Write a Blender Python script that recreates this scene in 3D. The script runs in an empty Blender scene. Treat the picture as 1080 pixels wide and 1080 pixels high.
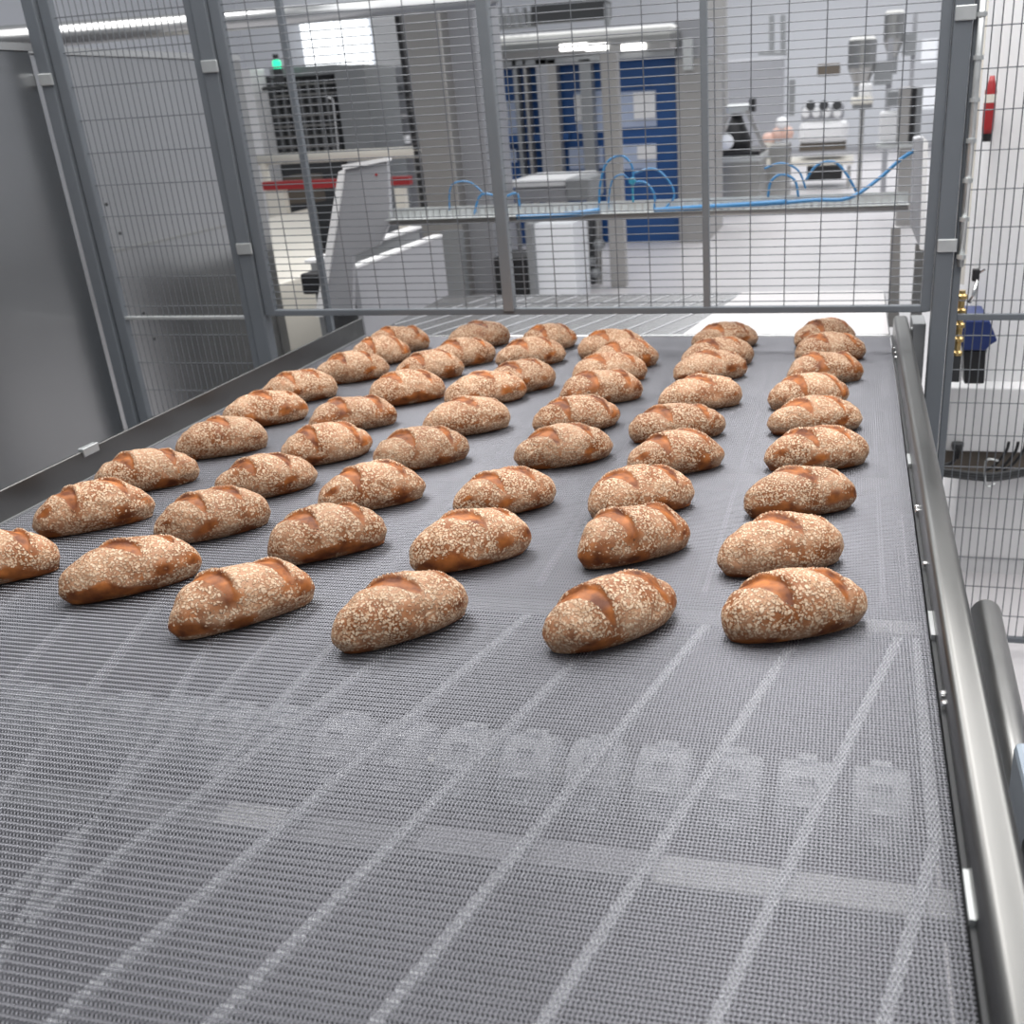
import bpy, math, random
from mathutils import Vector, noise
from math import pi, sin, cos, radians as R
random.seed(7)
sc = bpy.context.scene
C = sc.collection
H = 1.15                                   # belt surface above the floor

# ------------------------------------------------------------------ camera
CAM = Vector((.8484, -3.5801, H + .8199)); YAW, PIT, ROL, FPX, PX, PY = -.2520, .4018, -.0575, 1050.54, 636.1, 548.5
_f = Vector((sin(YAW) * cos(PIT), cos(YAW) * cos(PIT), -sin(PIT)))
_r = Vector((cos(YAW), -sin(YAW), 0)); _u = _r.cross(_f)
_r, _u = _r * cos(ROL) + _u * sin(ROL), -_r * sin(ROL) + _u * cos(ROL)
def ray(x, y): return _f + _r * ((x - PX) / FPX) - _u * ((y - PY) / FPX)
def atY(x, y, Y): d = ray(x, y); return CAM + d * ((Y - CAM.y) / d.y)
def atX(x, y, X): d = ray(x, y); return CAM + d * ((X - CAM.x) / d.x)
def atZ(x, y, Z): d = ray(x, y); return CAM + d * ((Z - CAM.z) / d.z)
cd = bpy.data.cameras.new('camera'); cam = bpy.data.objects.new('camera', cd); C.objects.link(cam)
from mathutils import Matrix
m3 = Matrix((_r, _u, -_f)).transposed()
cam.matrix_world = Matrix.Translation(CAM) @ m3.to_4x4()
cd.sensor_width = 36; cd.lens = FPX / 1080 * 36
cd.shift_x = (540 - PX) / 1080; cd.shift_y = (PY - 540) / 1080
cd.clip_start = .05; cd.clip_end = 200
cd.dof.use_dof = True; cd.dof.focus_distance = 1.95; cd.dof.aperture_fstop = 5.0
sc.camera = cam

# ------------------------------------------------------------------ materials
def mat(name, col, rough=.5, metal=0., var=0., vscale=8., bump=0., bscale=60., stretch=(1, 1, 1), spec=.5, emit=None, trans=0.):
    m = bpy.data.materials.new(name); m.use_nodes = True
    nt = m.node_tree; b = nt.nodes['Principled BSDF']; N = nt.nodes.new; K = nt.links.new
    b.inputs['Base Color'].default_value = (*col, 1); b.inputs['Roughness'].default_value = rough
    b.inputs['Metallic'].default_value = metal; b.inputs['Specular IOR Level'].default_value = spec
    if trans: b.inputs['Transmission Weight'].default_value = trans
    if emit:
        b.inputs['Emission Color'].default_value = (*emit[0], 1); b.inputs['Emission Strength'].default_value = emit[1]
    tc = N('ShaderNodeTexCoord'); mp = N('ShaderNodeMapping'); mp.inputs['Scale'].default_value = stretch
    K(tc.outputs['Object'], mp.inputs['Vector'])
    if var:
        n = N('ShaderNodeTexNoise'); n.inputs['Scale'].default_value = vscale; n.inputs['Detail'].default_value = 4
        K(mp.outputs[0], n.inputs['Vector'])
        mx = N('ShaderNodeMix'); mx.data_type = 'RGBA'
        mx.inputs['A'].default_value = (*[c * (1 - var) for c in col], 1)
        mx.inputs['B'].default_value = (*[min(1, c * (1 + var)) for c in col], 1)
        K(n.outputs['Fac'], mx.inputs['Factor']); K(mx.outputs['Result'], b.inputs['Base Color'])
        mr = N('ShaderNodeMapRange'); mr.inputs['To Min'].default_value = rough * .8; mr.inputs['To Max'].default_value = min(1, rough * 1.2)
        K(n.outputs['Fac'], mr.inputs['Value']); K(mr.outputs[0], b.inputs['Roughness'])
    if bump:
        n = N('ShaderNodeTexNoise'); n.inputs['Scale'].default_value = bscale; K(mp.outputs[0], n.inputs['Vector'])
        bp = N('ShaderNodeBump'); bp.inputs['Strength'].default_value = bump; bp.inputs['Distance'].default_value = .01
        K(n.outputs['Fac'], bp.inputs['Height']); K(bp.outputs[0], b.inputs['Normal'])
    return m
M = dict(
    steel=mat('brushed_steel', (.42, .42, .41), .32, 1, .08, 6, .02, 12, (1, 1, 12)),
    rail=mat('rail_steel', (.20, .20, .195), .36, 1, .06, 3, .015, 6, (8, 1, 8)),
    panel=mat('steel_sheet', (.50, .505, .51), .30, 1, .10, 1.2, .02, 2.5),
    wire=mat('belt_wire', (.195, .197, .216), .36, .9, .10, 20),
    post=mat('grey_painted_steel', (.135, .15, .168), .42, .1, .08, 5),
    galv=mat('galvanised_tube', (.24, .26, .28), .35, .5, .08, 8),
    mesh=mat('grey_fence_wire', (.16, .17, .185), .4, .4, .05, 30),
    zinc=mat('zinc', (.62, .64, .64), .35, .7, .1, 30),
    bright=mat('polished_steel', (.75, .75, .75), .18, 1),
    white=mat('white_paint', (.80, .80, .81), .4, 0, .03, 3),
    plastic=mat('white_plastic', (.90, .92, .96), .45, 0, .04, 20),
    cream=mat('cream_paint', (.72, .69, .62), .5, 0, .04, 3),
    lgrey=mat('light_grey_sheet', (.37, .375, .40), .38, .25, .05, 3),
    mgrey=mat('mid_grey', (.27, .28, .29), .45, .2, .08, 4),
    pillar=mat('satin_steel_pillar', (.40, .39, .38), .42, .55, .06, 2),
    dark=mat('dark_grey', (.045, .047, .05), .5, .1, .1, 9),
    black=mat('black', (.012, .012, .014), .45, 0, .1, 9),
    blue=mat('blue_panel', (.018, .085, .27), .35, 0, .06, 3),
    navy=mat('navy_connector', (.012, .03, .14), .4, 0, .1, 15),
    hose=mat('blue_hose', (.035, .17, .36), .3, 0, .08, 12),
    teal=mat('teal_valve', (.03, .22, .33), .4),
    red=mat('red_paint', (.33, .022, .026), .4, 0, .06, 8),
    brass=mat('brass', (.62, .45, .20), .3, .9, .1, 20),
    brown=mat('brown_trunking', (.12, .10, .08), .5, .1, .15, 10),
    pale=mat('pale_blue_cover', (.45, .52, .60), .35, .1, .05, 6),
    floor=mat('floor_resin', (.66, .64, .655), .32, 0, .05, 1.2, .02, 3),
    wall=mat('wall_panel', (.60, .615, .65), .6, 0, .03, .6),
    ceil=mat('ceiling_panel', (.7, .7, .7), .7, 0, .03, .6),
    glow=mat('daylight_window', (.9, .93, .95), .3, 0, emit=((.95, .98, 1), 1.6)),
    lamp=mat('lamp_tube', (.9, .9, .9), .3, 0, emit=((1, .98, .95), 3.)),
    green=mat('green_beacon', (.0, .4, .2), .3, 0, emit=((.05, 1, .5), 1.2)),
    glass=mat('tinted_pane', (.45, .52, .68), .12, 0, .1, 2),
    yellow=mat('yellow_label', (.7, .62, .1), .5),
    pink=mat('dough', (.75, .50, .42), .6, 0, .1, 12),
)

# ------------------------------------------------------------------ mesh helpers
class MB:
    def __init__(s): s.v = []; s.f = []
    def add(s, vs, fs):
        o = len(s.v); s.v += [tuple(p) for p in vs]; s.f += [tuple(i + o for i in f) for f in fs]; return s
    def box(s, a, b):
        x0, x1 = sorted((a[0], b[0])); y0, y1 = sorted((a[1], b[1])); z0, z1 = sorted((a[2], b[2]))
        return s.add([(x0, y0, z0), (x1, y0, z0), (x1, y1, z0), (x0, y1, z0), (x0, y0, z1), (x1, y0, z1), (x1, y1, z1), (x0, y1, z1)],
                     [(0, 3, 2, 1), (4, 5, 6, 7), (0, 1, 5, 4), (1, 2, 6, 5), (2, 3, 7, 6), (3, 0, 4, 7)])
    def bar(s, p, q, w, h, up=(0, 0, 1)):
        p, q = Vector(p), Vector(q); d = (q - p).normalized(); up = Vector(up)
        if abs(d.dot(up)) > .98: up = Vector((0, 1, 0))
        a = d.cross(up).normalized() * w / 2; b = a.cross(d).normalized() * h / 2
        vs = [e + i * a + j * b for e in (p, q) for i, j in ((-1, -1), (1, -1), (1, 1), (-1, 1))]
        return s.add(vs, [(0, 1, 2, 3), (7, 6, 5, 4), (0, 4, 5, 1), (1, 5, 6, 2), (2, 6, 7, 3), (3, 7, 4, 0)])
    def tube(s, pts, r, n=10, cap=True):
        pts = [Vector(p) for p in pts]; vs = []; fs = []; a = None
        for i, p in enumerate(pts):
            d = (pts[min(i + 1, len(pts) - 1)] - pts[max(i - 1, 0)]).normalized()
            if a is None: a = d.orthogonal().normalized()
            a = (a - d * a.dot(d)).normalized(); b = d.cross(a)
            rr = r[i] if isinstance(r, (list, tuple)) else r
            vs += [p + (a * cos(2 * pi * k / n) + b * sin(2 * pi * k / n)) * rr for k in range(n)]
        for i in range(len(pts) - 1):
            fs += [(i * n + k, i * n + (k + 1) % n, (i + 1) * n + (k + 1) % n, (i + 1) * n + k) for k in range(n)]
        if cap: fs += [tuple(range(n - 1, -1, -1)), tuple((len(pts) - 1) * n + k for k in range(n))]
        return s.add(vs, fs)
    def lathe(s, c, prof, n=24, axis='z'):
        c = Vector(c); vs = []; fs = []
        for r, h in prof:
            for k in range(n):
                t = 2 * pi * k / n; q = (r * cos(t), r * sin(t), h)
                if axis == 'x': q = (h, r * cos(t), r * sin(t))
                if axis == 'y': q = (r * cos(t), h, -r * sin(t))
                vs.append(c + Vector(q))
        for i in range(len(prof) - 1):
            fs += [(i * n + k, i * n + (k + 1) % n, (i + 1) * n + (k + 1) % n, (i + 1) * n + k) for k in range(n)]
        fs += [tuple(range(n - 1, -1, -1)), tuple((len(prof) - 1) * n + k for k in range(n))]
        return s.add(vs, fs)
    def prism(s, poly, d):
        d = Vector(d); n = len(poly); poly = [Vector(p) for p in poly]
        return s.add(poly + [p + d for p in poly], [tuple(range(n - 1, -1, -1)), tuple(range(n, 2 * n))] + [(i, (i + 1) % n, n + (i + 1) % n, n + i) for i in range(n)])
    def build(s, name, m, parent=None, bevel=0., smooth=False, loc=None, fix=True):
        me = bpy.data.meshes.new(name); me.from_pydata(s.v, [], s.f); me.materials.append(m)
        if fix:
            import bmesh
            bm = bmesh.new(); bm.from_mesh(me); bmesh.ops.recalc_face_normals(bm, faces=bm.faces); bm.to_mesh(me); bm.free()
        o = bpy.data.objects.new(name, me); C.objects.link(o)
        if parent:
            o.parent = parent; W = parent.location.copy(); q = parent.parent
            while q: W += q.location; q = q.parent
            me.transform(Matrix.Translation(-W))
        elif loc is not None:
            me.transform(Matrix.Translation(-Vector(loc))); o.location = loc
        if smooth:
            for p in me.polygons: p.use_smooth = True
        if bevel:
            b = o.modifiers.new('bevel', 'BEVEL'); b.width = bevel; b.segments = 2; b.limit_method = 'ANGLE'; b.angle_limit = R(40)
            b.harden_normals = False
        return o
def tag(o, label=None, cat=None, group=None, kind=None):
    for k, v in (('label', label), ('category', cat), ('group', group), ('kind', kind)):
        if v: o[k] = v
    return o
def thing(name, loc, label, cat, group=None):
    o = bpy.data.objects.new(name, None); C.objects.link(o); o.location = loc; o.empty_display_size = .05
    return tag(o, label, cat, group)
def pbox(x0, y0, x1, y1, Y, depth):
    """opposite corners of an axis-aligned box standing at distance Y whose front reads as this rectangle"""
    ym = (y0 + y1) / 2; xm = (x0 + x1) / 2
    X0 = atY(x0, ym, Y).x; X1 = atY(x1, ym, Y).x; Z1 = atY(xm, y0, Y).z; Z0 = atY(xm, y1, Y).z
    return (X0, Y, max(0, Z0)), (X1, Y + depth, Z1)

# ------------------------------------------------------------------ setting
YB = 30.
tag(MB().box((-16, -14, -.1), (14, YB + .2, 0)).build('floor', M['floor']), kind='structure')
tag(MB().box((-16, YB, 0), (14, YB + .2, 6.5)).build('wall_back', M['wall']), kind='structure')
tag(MB().box((-16.2, -14, 0), (-16, YB, 6.5)).build('wall_left', M['wall']), kind='structure')
tag(MB().box((9, -14, 0), (9.2, YB, 6.5)).build('wall_right', M['wall']), kind='structure')
tag(MB().box((-16, -14.2, 0), (14, -14, 6.5)).build('wall_front', M['wall']), kind='structure')
tag(MB().box((-16, YB - .03, 0), (9, YB, .15)).build('baseboard_back', M['lgrey']), kind='structure')

# ------------------------------------------------------------------ conveyor
cv = thing('oven_conveyor', (0, -1.7, 0), 'wide steel wire-mesh conveyor belt carrying six columns of fresh bread loaves', 'conveyor')
Y0, Y1 = -3.9, 0.0
def weave(name, xa, xb, ya, rows, m, parent, z, flip=False):
    """a strip of two rows of slanted wire links, repeated along the belt by an array"""
    px, py = .0053, .0061; w = .00138; mb = MB(); n = int((xb - xa) / px)
    for r in (0, 1):
        s = 1 if (r == 0) != flip else -1
        for k in range(n):
            x = xa + (k + .5) * px; vs = []
            for t, hz in ((-.06, -.0022), (.5, 0.), (1.06, -.0022)):
                cx = x + s * (t - .5) * .0034; cy = ya + (r + t) * py
                vs += [(cx - w, cy, z + hz - .0014), (cx - w * .45, cy, z + hz), (cx + w * .45, cy, z + hz), (cx + w, cy, z + hz - .0014)]
            fs = [(4 * i + j, 4 * i + j + 1, 4 * i + j + 5, 4 * i + j + 4) for i in (0, 1) for j in (0, 1, 2)]
            mb.add(vs, fs)
        yy = ya + (r + 1) * py
        mb.add([(xa, yy - .0010, z - .0016), (xb, yy - .0010, z - .0016), (xb, yy, z - .0004), (xa, yy, z - .0004), (xb, yy + .0010, z - .0016), (xa, yy + .0010, z - .0016)], [(0, 1, 2, 3), (3, 2, 4, 5)])
    o = mb.build(name, m, parent, smooth=True, fix=False)
    a = o.modifiers.new('array', 'ARRAY'); a.count = rows; a.use_relative_offset = False; a.use_constant_offset = True; a.constant_offset_displace = (0, 2 * py, 0)
    return o
belt = weave('wire_belt', -.997, .997, Y0, int((Y1 - Y0 - .01) / .0122), M['wire'], cv, H)
MB().tube([(-.997, -.045, H - .045), (.997, -.045, H - .045)], .040, 24).build('end_roller', M['steel'], cv, smooth=False)
MB().box((-1., Y0, H - .40), (1., -.05, H - .39)).build('drip_tray', mat('tray_steel', (.06, .06, .065), .6, .1, .1, 3), cv)
for sx in (-1.002, .996): MB().box((sx, Y0, .18), (sx + .006, -.06, H - .30 if sx < 0 else H - .20)).build('added_dark_skirt', M['mgrey'], cv)  # added dark skirts so the left sheet reflects no lit floor; underside darker too
MB().box((-.99, Y0, H - .27), (.99, -.05, H - .262)).build('return_belt', mat('return_belt_wire', (.05, .05, .055), .6, .3, .2, 260), cv)
# rails
def rail_profile(x0, x1, z0, z1, r, ya, yb):
    poly = [(x0, ya, z0), (x0, ya, z1 - r)]
    for k in range(1, 6): t = pi / 2 * k / 6; poly.append((x0 + r - r * cos(t), ya, z1 - r + r * sin(t)))
    poly += [(x0 + r, ya, z1), (x1 - r, ya, z1)]
    for k in range(1, 6): t = pi / 2 * k / 6; poly.append((x1 - r + r * sin(t), ya, z1 - r + r * cos(t)))
    poly += [(x1, ya, z1 - r), (x1, ya, z0)]
    return MB().prism(poly, (0, yb - ya, 0))
rr = rail_profile(1.006, 1.054, H - .20, H + .066, .013, Y0, .008).build('side_rail', M['rail'], cv)
for p in rr.data.polygons: p.use_smooth = len(p.vertices) == 4
rl = rail_profile(-1.010, -1.001, H - .30, H + .070, .003, Y0, .0).build('side_rail', M['rail'], cv)
MB().box((-1.001, Y0, H - .004), (-.994, 0, H + .002)).build('edge_strip', M['mgrey'], cv)
MB().box((1.0, Y0, H - .004), (1.006, 0, H + .001)).build('edge_strip', M['dark'], cv)
for yy, zz in ((-1.93, .030), (-1.90, .030)):
    MB().lathe((-1.001, yy, H + .012), [(.006, -.001), (.006, .004), (.004, .006)], 10, 'x').build('bolt', M['bright'], rl)
MB().box((-1.014, -1.585, H + .055), (-.996, -1.530, H + .077)).build('joint_clip', M['zinc'], rl, .002)
for yy in (-1.62, -1.60, -2.30, -2.325, -.24, -.30, -.36, -2.95, -1.87):
    MB().lathe((1.006, yy, H + .010), [(.0055, .002), (.0055, -.004), (.0035, -.0065)], 10, 'x').build('bolt', M['bright'], rr)
for ya, yb in ((-2.13, -2.05), (-2.73, -2.655), (-1.34, -1.27)):
    MB().box((.999, ya, H + .001), (1.0055, yb, H + .010)).build('guide_strip', M['zinc'], rr)
# cross bars, slider strips under the belt, sprocket shaft
for yy, m in ((-2.685, 'mgrey'), (-2.068, 'mgrey'), (-1.38, 'steel'), (-.72, 'steel'), (-3.35, 'steel')):
    MB().box((-.99, yy - .024, H - .048), (.99, yy + .024, H - .020)).build('cross_bar', M[m], cv, .002)
for xa, xb, yy in ((.655, .99, -2.685), (.08, .165, -2.68), (.90, .99, -2.068), (.36, .655, -2.683)):
    MB().box((xa, yy - .022, H - .020), (xb, yy + .022, H - .0145)).build('wear_plate', M['white'] if xa != .36 else M['lgrey'], cv)
strip_m = M['plastic']
def strip(p, q, w=.014, m=strip_m): MB().bar((*p, H - .0092), (*q, H - .0092), w, .010).build('slide_strip', m, cv)
for k in range(6):                                                # chevron of slide strips in the near bay
    x = .02 + .155 * (k + 1); strip((x, -2.12), (x - .29, -3.25))
    x = -.08 - .155 * (k + 1); strip((x, -2.12), (x + .29, -3.25))
strip((-.088, -2.12), (-.075, -3.25)); strip((.030, -2.12), (.030, -2.62))
strip((.978, -2.12), (.975, -2.60)); strip((.975, -2.60), (.84, -3.15))
for k in range(13):                                               # straight strips in the bays beyond
    x = -.93 + .155 * k
    strip((x, -2.00), (x, -1.42), .010, M['lgrey']); strip((x, -1.34), (x, -.76), .009, M['lgrey']); strip((x, -.68), (x, -.06), .009, M['lgrey'])
sh = MB().tube([(-.99, -2.471, H - .074), (.99, -2.471, H - .074)], .022, 16).build('drive_shaft', M['steel'], cv, smooth=True)
for k in range(20):
    x = .918 - .0962 * k; mb = MB(); mb.lathe((x, -2.471, H - .074), [(.053, -.037), (.059, -.033), (.059, .033), (.053, .037)], 20, 'x')
    for j in range(10):
        t = 2 * pi * j / 10; c, s = cos(t), sin(t)
        mb.bar((x - .012, -2.471 + c * .062, H - .074 + s * .062), (x + .012, -2.471 + c * .062, H - .074 + s * .062), .012, .012)
    mb.build('sprocket', M['plastic'], sh)
for sx in (-1.03, 1.03):
    for yy in (-3.6, -1.9, -.25):
        w = .03
        MB().box((sx - w, yy - w, 0), (sx + w, yy + w, H - .30 if sx < 0 else H - .19)).build('leg', M['steel'], cv, .004)

# second conveyor beyond the belt end
tc = thing('transfer_conveyor', (0, .45, 0), 'low shiny transfer conveyor with striped grey surface beyond the belt end', 'conveyor')
surf = mat('fine_mesh_surface', (.13, .13, .135), .22, .8, .12, 3, .05, 120, (1, 4, 1))
MB().box((-1.0, .035, H - .03), (1.0, .87, H - .008)).build('deck', surf, tc, .003)
MB().box((-1.0, .012, H - .03), (1.0, .030, H - .004)).build('nose_bar', M['bright'], tc, .003)
MB().prism([(.26, .04, H - .008), (.995, .04, H - .008), (.995, .865, H - .008), (.40, .865, H - .008)], (0, 0, .003)).build('pale_plate', mat('painted_deck_reflection', (.50, .48, .485), .3, .2, .05, 3), tc)  # reflection on the deck's right side, put in as a paler slab
for k in range(13):
    x = -1.05 + k * .105
    xa, xb = x, x + .30
    ya, yb = .05, .85
    if xa < -.98: ya += (-.98 - xa) / .30 * .8; xa = -.98
    if xb > .98: yb -= (xb - .98) / .30 * .8; xb = .98
    if yb - ya > .05: MB().bar((xa, ya, H - .0075), (xb, yb, H - .0075), .010, .002).build('slide_strip', M['lgrey'], tc)
for sx in (-.95, .95):
    for yy in (.15, .75): MB().box((sx - .03, yy - .03, 0), (sx + .03, yy + .03, H - .03)).build('leg', M['steel'], tc, .003)

# ------------------------------------------------------------------ bread
def loaf_mesh(seed):
    rnd = random.Random(seed); L, W, Hh = .245, .125, .100
    NU, NV = 130, 84; vs = []; bare = []; off = Vector((rnd.uniform(-9, 9) * 3, seed * 3.7, 1.3))
    bend = rnd.uniform(-.010, .012); asy = rnd.uniform(-.10, .10)
    sl = [(-.052 + rnd.uniform(-.010, .010), -.004, R(-47 + rnd.uniform(-10, 8)), .062, .0155 + rnd.uniform(-.002, .003)),
          (.036 + rnd.uniform(-.010, .012), .003, R(-48 + rnd.uniform(-10, 8)), .058, .0140 + rnd.uniform(-.002, .002))]
    if seed % 4 == 1: sl = [(-.022, .002, R(-38), .066, .0165), (.066, .012, R(-50), .034, .008)]
    tilt = rnd.uniform(-.4, .4); pz = rnd.uniform(.02, .09)
    for i in range(NU + 1):
        t = -cos(pi * i / NU)
        r = max(0, 1 - abs(t) ** 2.08) ** (1 / 1.82) * (1 + asy * t * .6)
        for j in range(NV):
            p = 2 * pi * j / NV; c, s = cos(p), sin(p)
            x = t * L / 2; y = W / 2 * r * (abs(c) ** .92) * (1 if c > 0 else -1); zc = Hh * .38
            if s >= 0: z = zc * (.66 + .34 * r) + Hh * .62 * (r ** .95) * s
            else: z = zc * (.66 + .34 * r) * (1 - min(1, abs(s) * 1.22) ** 1.15)
            if s < 0: x *= 1 - .11 * min(1, abs(s) * 1.22) ** 1.6
            y += bend * (1 - t * t)
            n = noise.noise(Vector((x * 14, y * 14, z * 14)) + off); n2 = noise.noise(Vector((x * 45, y * 45, z * 45)) + off)
            k = (n * .0065 + n2 * .0022) * (1 if z > .004 else .2)
            x += k * t; y += k * c * r; z += k * max(0, s)
            b = 0.
            for cx, cy, an, a, w in sl:
                dx, dy = x - cx, y - cy - bend; u = dx * cos(an) + dy * sin(an); v = -dx * sin(an) + dy * cos(an)
                v -= .012 * (1 - (u / a) ** 2) - .006
                q = 1 - (u / a) ** 2 - (v / w) ** 2
                if s > 0 and abs(u) < a * 1.1:
                    if q > -.25:
                        mm = min(1, max(0, (q + .12) / .35)); b = max(b, mm); z -= .0036 * mm * (1 + .8 * v / w)
                    lip = math.exp(-((v - w * 1.05) / .0035) ** 2) * max(0, 1 - (u / a) ** 2)
                    z += .0062 * lip
                    # stretched smooth crust that runs from the cut down the flank
                    if y < cy + .0 :
                        fl = math.exp(-((x - cx - .050) / (.013 + .006 * rnd.random())) ** 2) * min(1, max(0, (zc * 1.9 - z) / .03))
                        b = max(b, fl * .95)
            low = noise.noise(Vector((x * 16, y * 10, z * 30)) + off * 1.3)
            if s < .75: b = max(b, min(1, max(0, (low - .10 + (.042 - z) * 5.5) * 2.6)) * .9)
            vs.append((x, y, max(0, z))); bare.append(b)
    fs = []
    for i in range(NU):
        for j in range(NV): fs.append((i * NV + j, (i + 1) * NV + j, (i + 1) * NV + (j + 1) % NV, i * NV + (j + 1) % NV))
    fs += [tuple(range(NV)), tuple(NU * NV + j for j in range(NV - 1, -1, -1))]
    me = bpy.data.meshes.new('bread_loaf'); me.from_pydata(vs, [], fs)
    at = me.attributes.new('bare', 'FLOAT', 'POINT'); at.data.foreach_set('value', bare)
    for p in me.polygons: p.use_smooth = True
    zm = max(v[2] for v in vs); me['top'] = zm
    me.flip_normals() if me.polygons[NV * 60].normal.dot(Vector(vs[NV * 60 + 10])) < -1 else None
    return me
def bread_mat():
    m = bpy.data.materials.new('oat_crust'); m.use_nodes = True; nt = m.node_tree; b = nt.nodes['Principled BSDF']; N = nt.nodes.new; K = nt.links.new
    tcn = N('ShaderNodeTexCoord'); oi = N('ShaderNodeObjectInfo'); at = N('ShaderNodeAttribute'); at.attribute_name = 'bare'
    mul = N('ShaderNodeVectorMath'); mul.operation = 'ADD'
    cmb = N('ShaderNodeCombineXYZ'); mt = N('ShaderNodeMath'); mt.operation = 'MULTIPLY'; mt.inputs[1].default_value = 40
    K(oi.outputs['Random'], mt.inputs[0]); K(mt.outputs[0], cmb.inputs[2]); K(tcn.outputs['Object'], mul.inputs[0]); K(cmb.outputs[0], mul.inputs[1])
    # wobble makes the flakes irregular and elongated
    nw = N('ShaderNodeTexNoise'); nw.inputs['Scale'].default_value = 90; K(mul.outputs[0], nw.inputs['Vector'])
    ws = N('ShaderNodeVectorMath'); ws.operation = 'SCALE'; ws.inputs['Scale'].default_value = .010; K(nw.outputs['Color'], ws.inputs[0])
    wa = N('ShaderNodeVectorMath'); wa.operation = 'ADD'; K(mul.outputs[0], wa.inputs[0]); K(ws.outputs[0], wa.inputs[1])
    vo = N('ShaderNodeTexVoronoi'); vo.inputs['Scale'].default_value = 215; K(wa.outputs[0], vo.inputs['Vector'])
    def mth(op, a, b_=None, c=None, clamp=False):
        n = N('ShaderNodeMath'); n.operation = op; n.use_clamp = clamp
        for i, q in enumerate((a, b_, c)):
            if q is None: continue
            if isinstance(q, (int, float)): n.inputs[i].default_value = q
            else: K(q, n.inputs[i])
        return n.outputs[0]
    def mix(f, a, b_):
        n = N('ShaderNodeMix'); n.data_type = 'RGBA'
        for nm, q in (('Factor', f), ('A', a), ('B', b_)):
            if isinstance(q, tuple): n.inputs[nm].default_value = (*q, 1)
            elif isinstance(q, (int, float)): n.inputs[nm].default_value = q
            else: K(q, n.inputs[nm])
        return n.outputs['Result']
    sep = N('ShaderNodeSeparateColor'); K(vo.outputs['Color'], sep.inputs[0])
    big = N('ShaderNodeTexNoise'); big.inputs['Scale'].default_value = 30; big.inputs['Detail'].default_value = 3; K(mul.outputs[0], big.inputs['Vector'])
    dens = mth('ADD', mth('MULTIPLY', big.outputs['Fac'], 1.35), mth('MULTIPLY', at.outputs['Fac'], 1.25))     # high = few flakes
    thr = mth('SUBTRACT', dens, .64)
    present = mth('MULTIPLY', mth('SUBTRACT', sep.outputs[0], thr), 9, clamp=True)
    shape = mth('MULTIPLY', mth('SUBTRACT', .62, vo.outputs['Distance']), 7, clamp=True)
    flake = mth('MULTIPLY', present, shape)
    crust_n = N('ShaderNodeTexNoise'); crust_n.inputs['Scale'].default_value = 34; crust_n.inputs['Detail'].default_value = 5; K(mul.outputs[0], crust_n.inputs['Vector'])
    cr = N('ShaderNodeValToRGB'); K(crust_n.outputs['Fac'], cr.inputs[0])
    e = cr.color_ramp.elements; e[0].position = .30; e[0].color = (.12, .034, .011, 1); e[0].position = .36; e[1].position = .70; e[1].color = (.46, .165, .052, 1)
    pn = N('ShaderNodeTexNoise'); pn.inputs['Scale'].default_value = 17; pn.inputs['Detail'].default_value = 4; K(wa.outputs[0], pn.inputs['Vector'])
    patch = mth('MULTIPLY', mth('SUBTRACT', pn.outputs['Fac'], .38), 4.2, clamp=True)
    flour = mix(patch, (.25, .095, .038), (.47, .27, .165))
    under = mix(mth('MULTIPLY', at.outputs['Fac'], 1.3, clamp=True), flour, cr.outputs[0])        # floury brown vs bare crust
    fl = mix(sep.outputs[1], (.50, .31, .19), (.80, .64, .475))
    base = mix(mth('MULTIPLY', flake, .88), under, fl)
    # individual bake: some loaves a little darker or redder
    hs = N('ShaderNodeHueSaturation'); K(base, hs.inputs['Color'])
    K(mth('MULTIPLY_ADD', oi.outputs['Random'], .26, .94), hs.inputs['Value']); hs.inputs['Saturation'].default_value = 1.04
    K(hs.outputs[0], b.inputs['Base Color'])
    K(mth('MULTIPLY_ADD', flake, .30, .50), b.inputs['Roughness']); b.inputs['Specular IOR Level'].default_value = .35
    hgt = mth('ADD', mth('MULTIPLY', flake, mth('MULTIPLY_ADD', sep.outputs[2], .7, .5)), mth('MULTIPLY', crust_n.outputs['Fac'], .5))
    bp = N('ShaderNodeBump'); bp.inputs['Strength'].default_value = .9; bp.inputs['Distance'].default_value = .0024
    K(hgt, bp.inputs['Height']); K(bp.outputs[0], b.inputs['Normal'])
    return m
BM = bread_mat(); VAR = [loaf_mesh(i) for i in range(9)]
for me in VAR: me.materials.append(BM)
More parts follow.
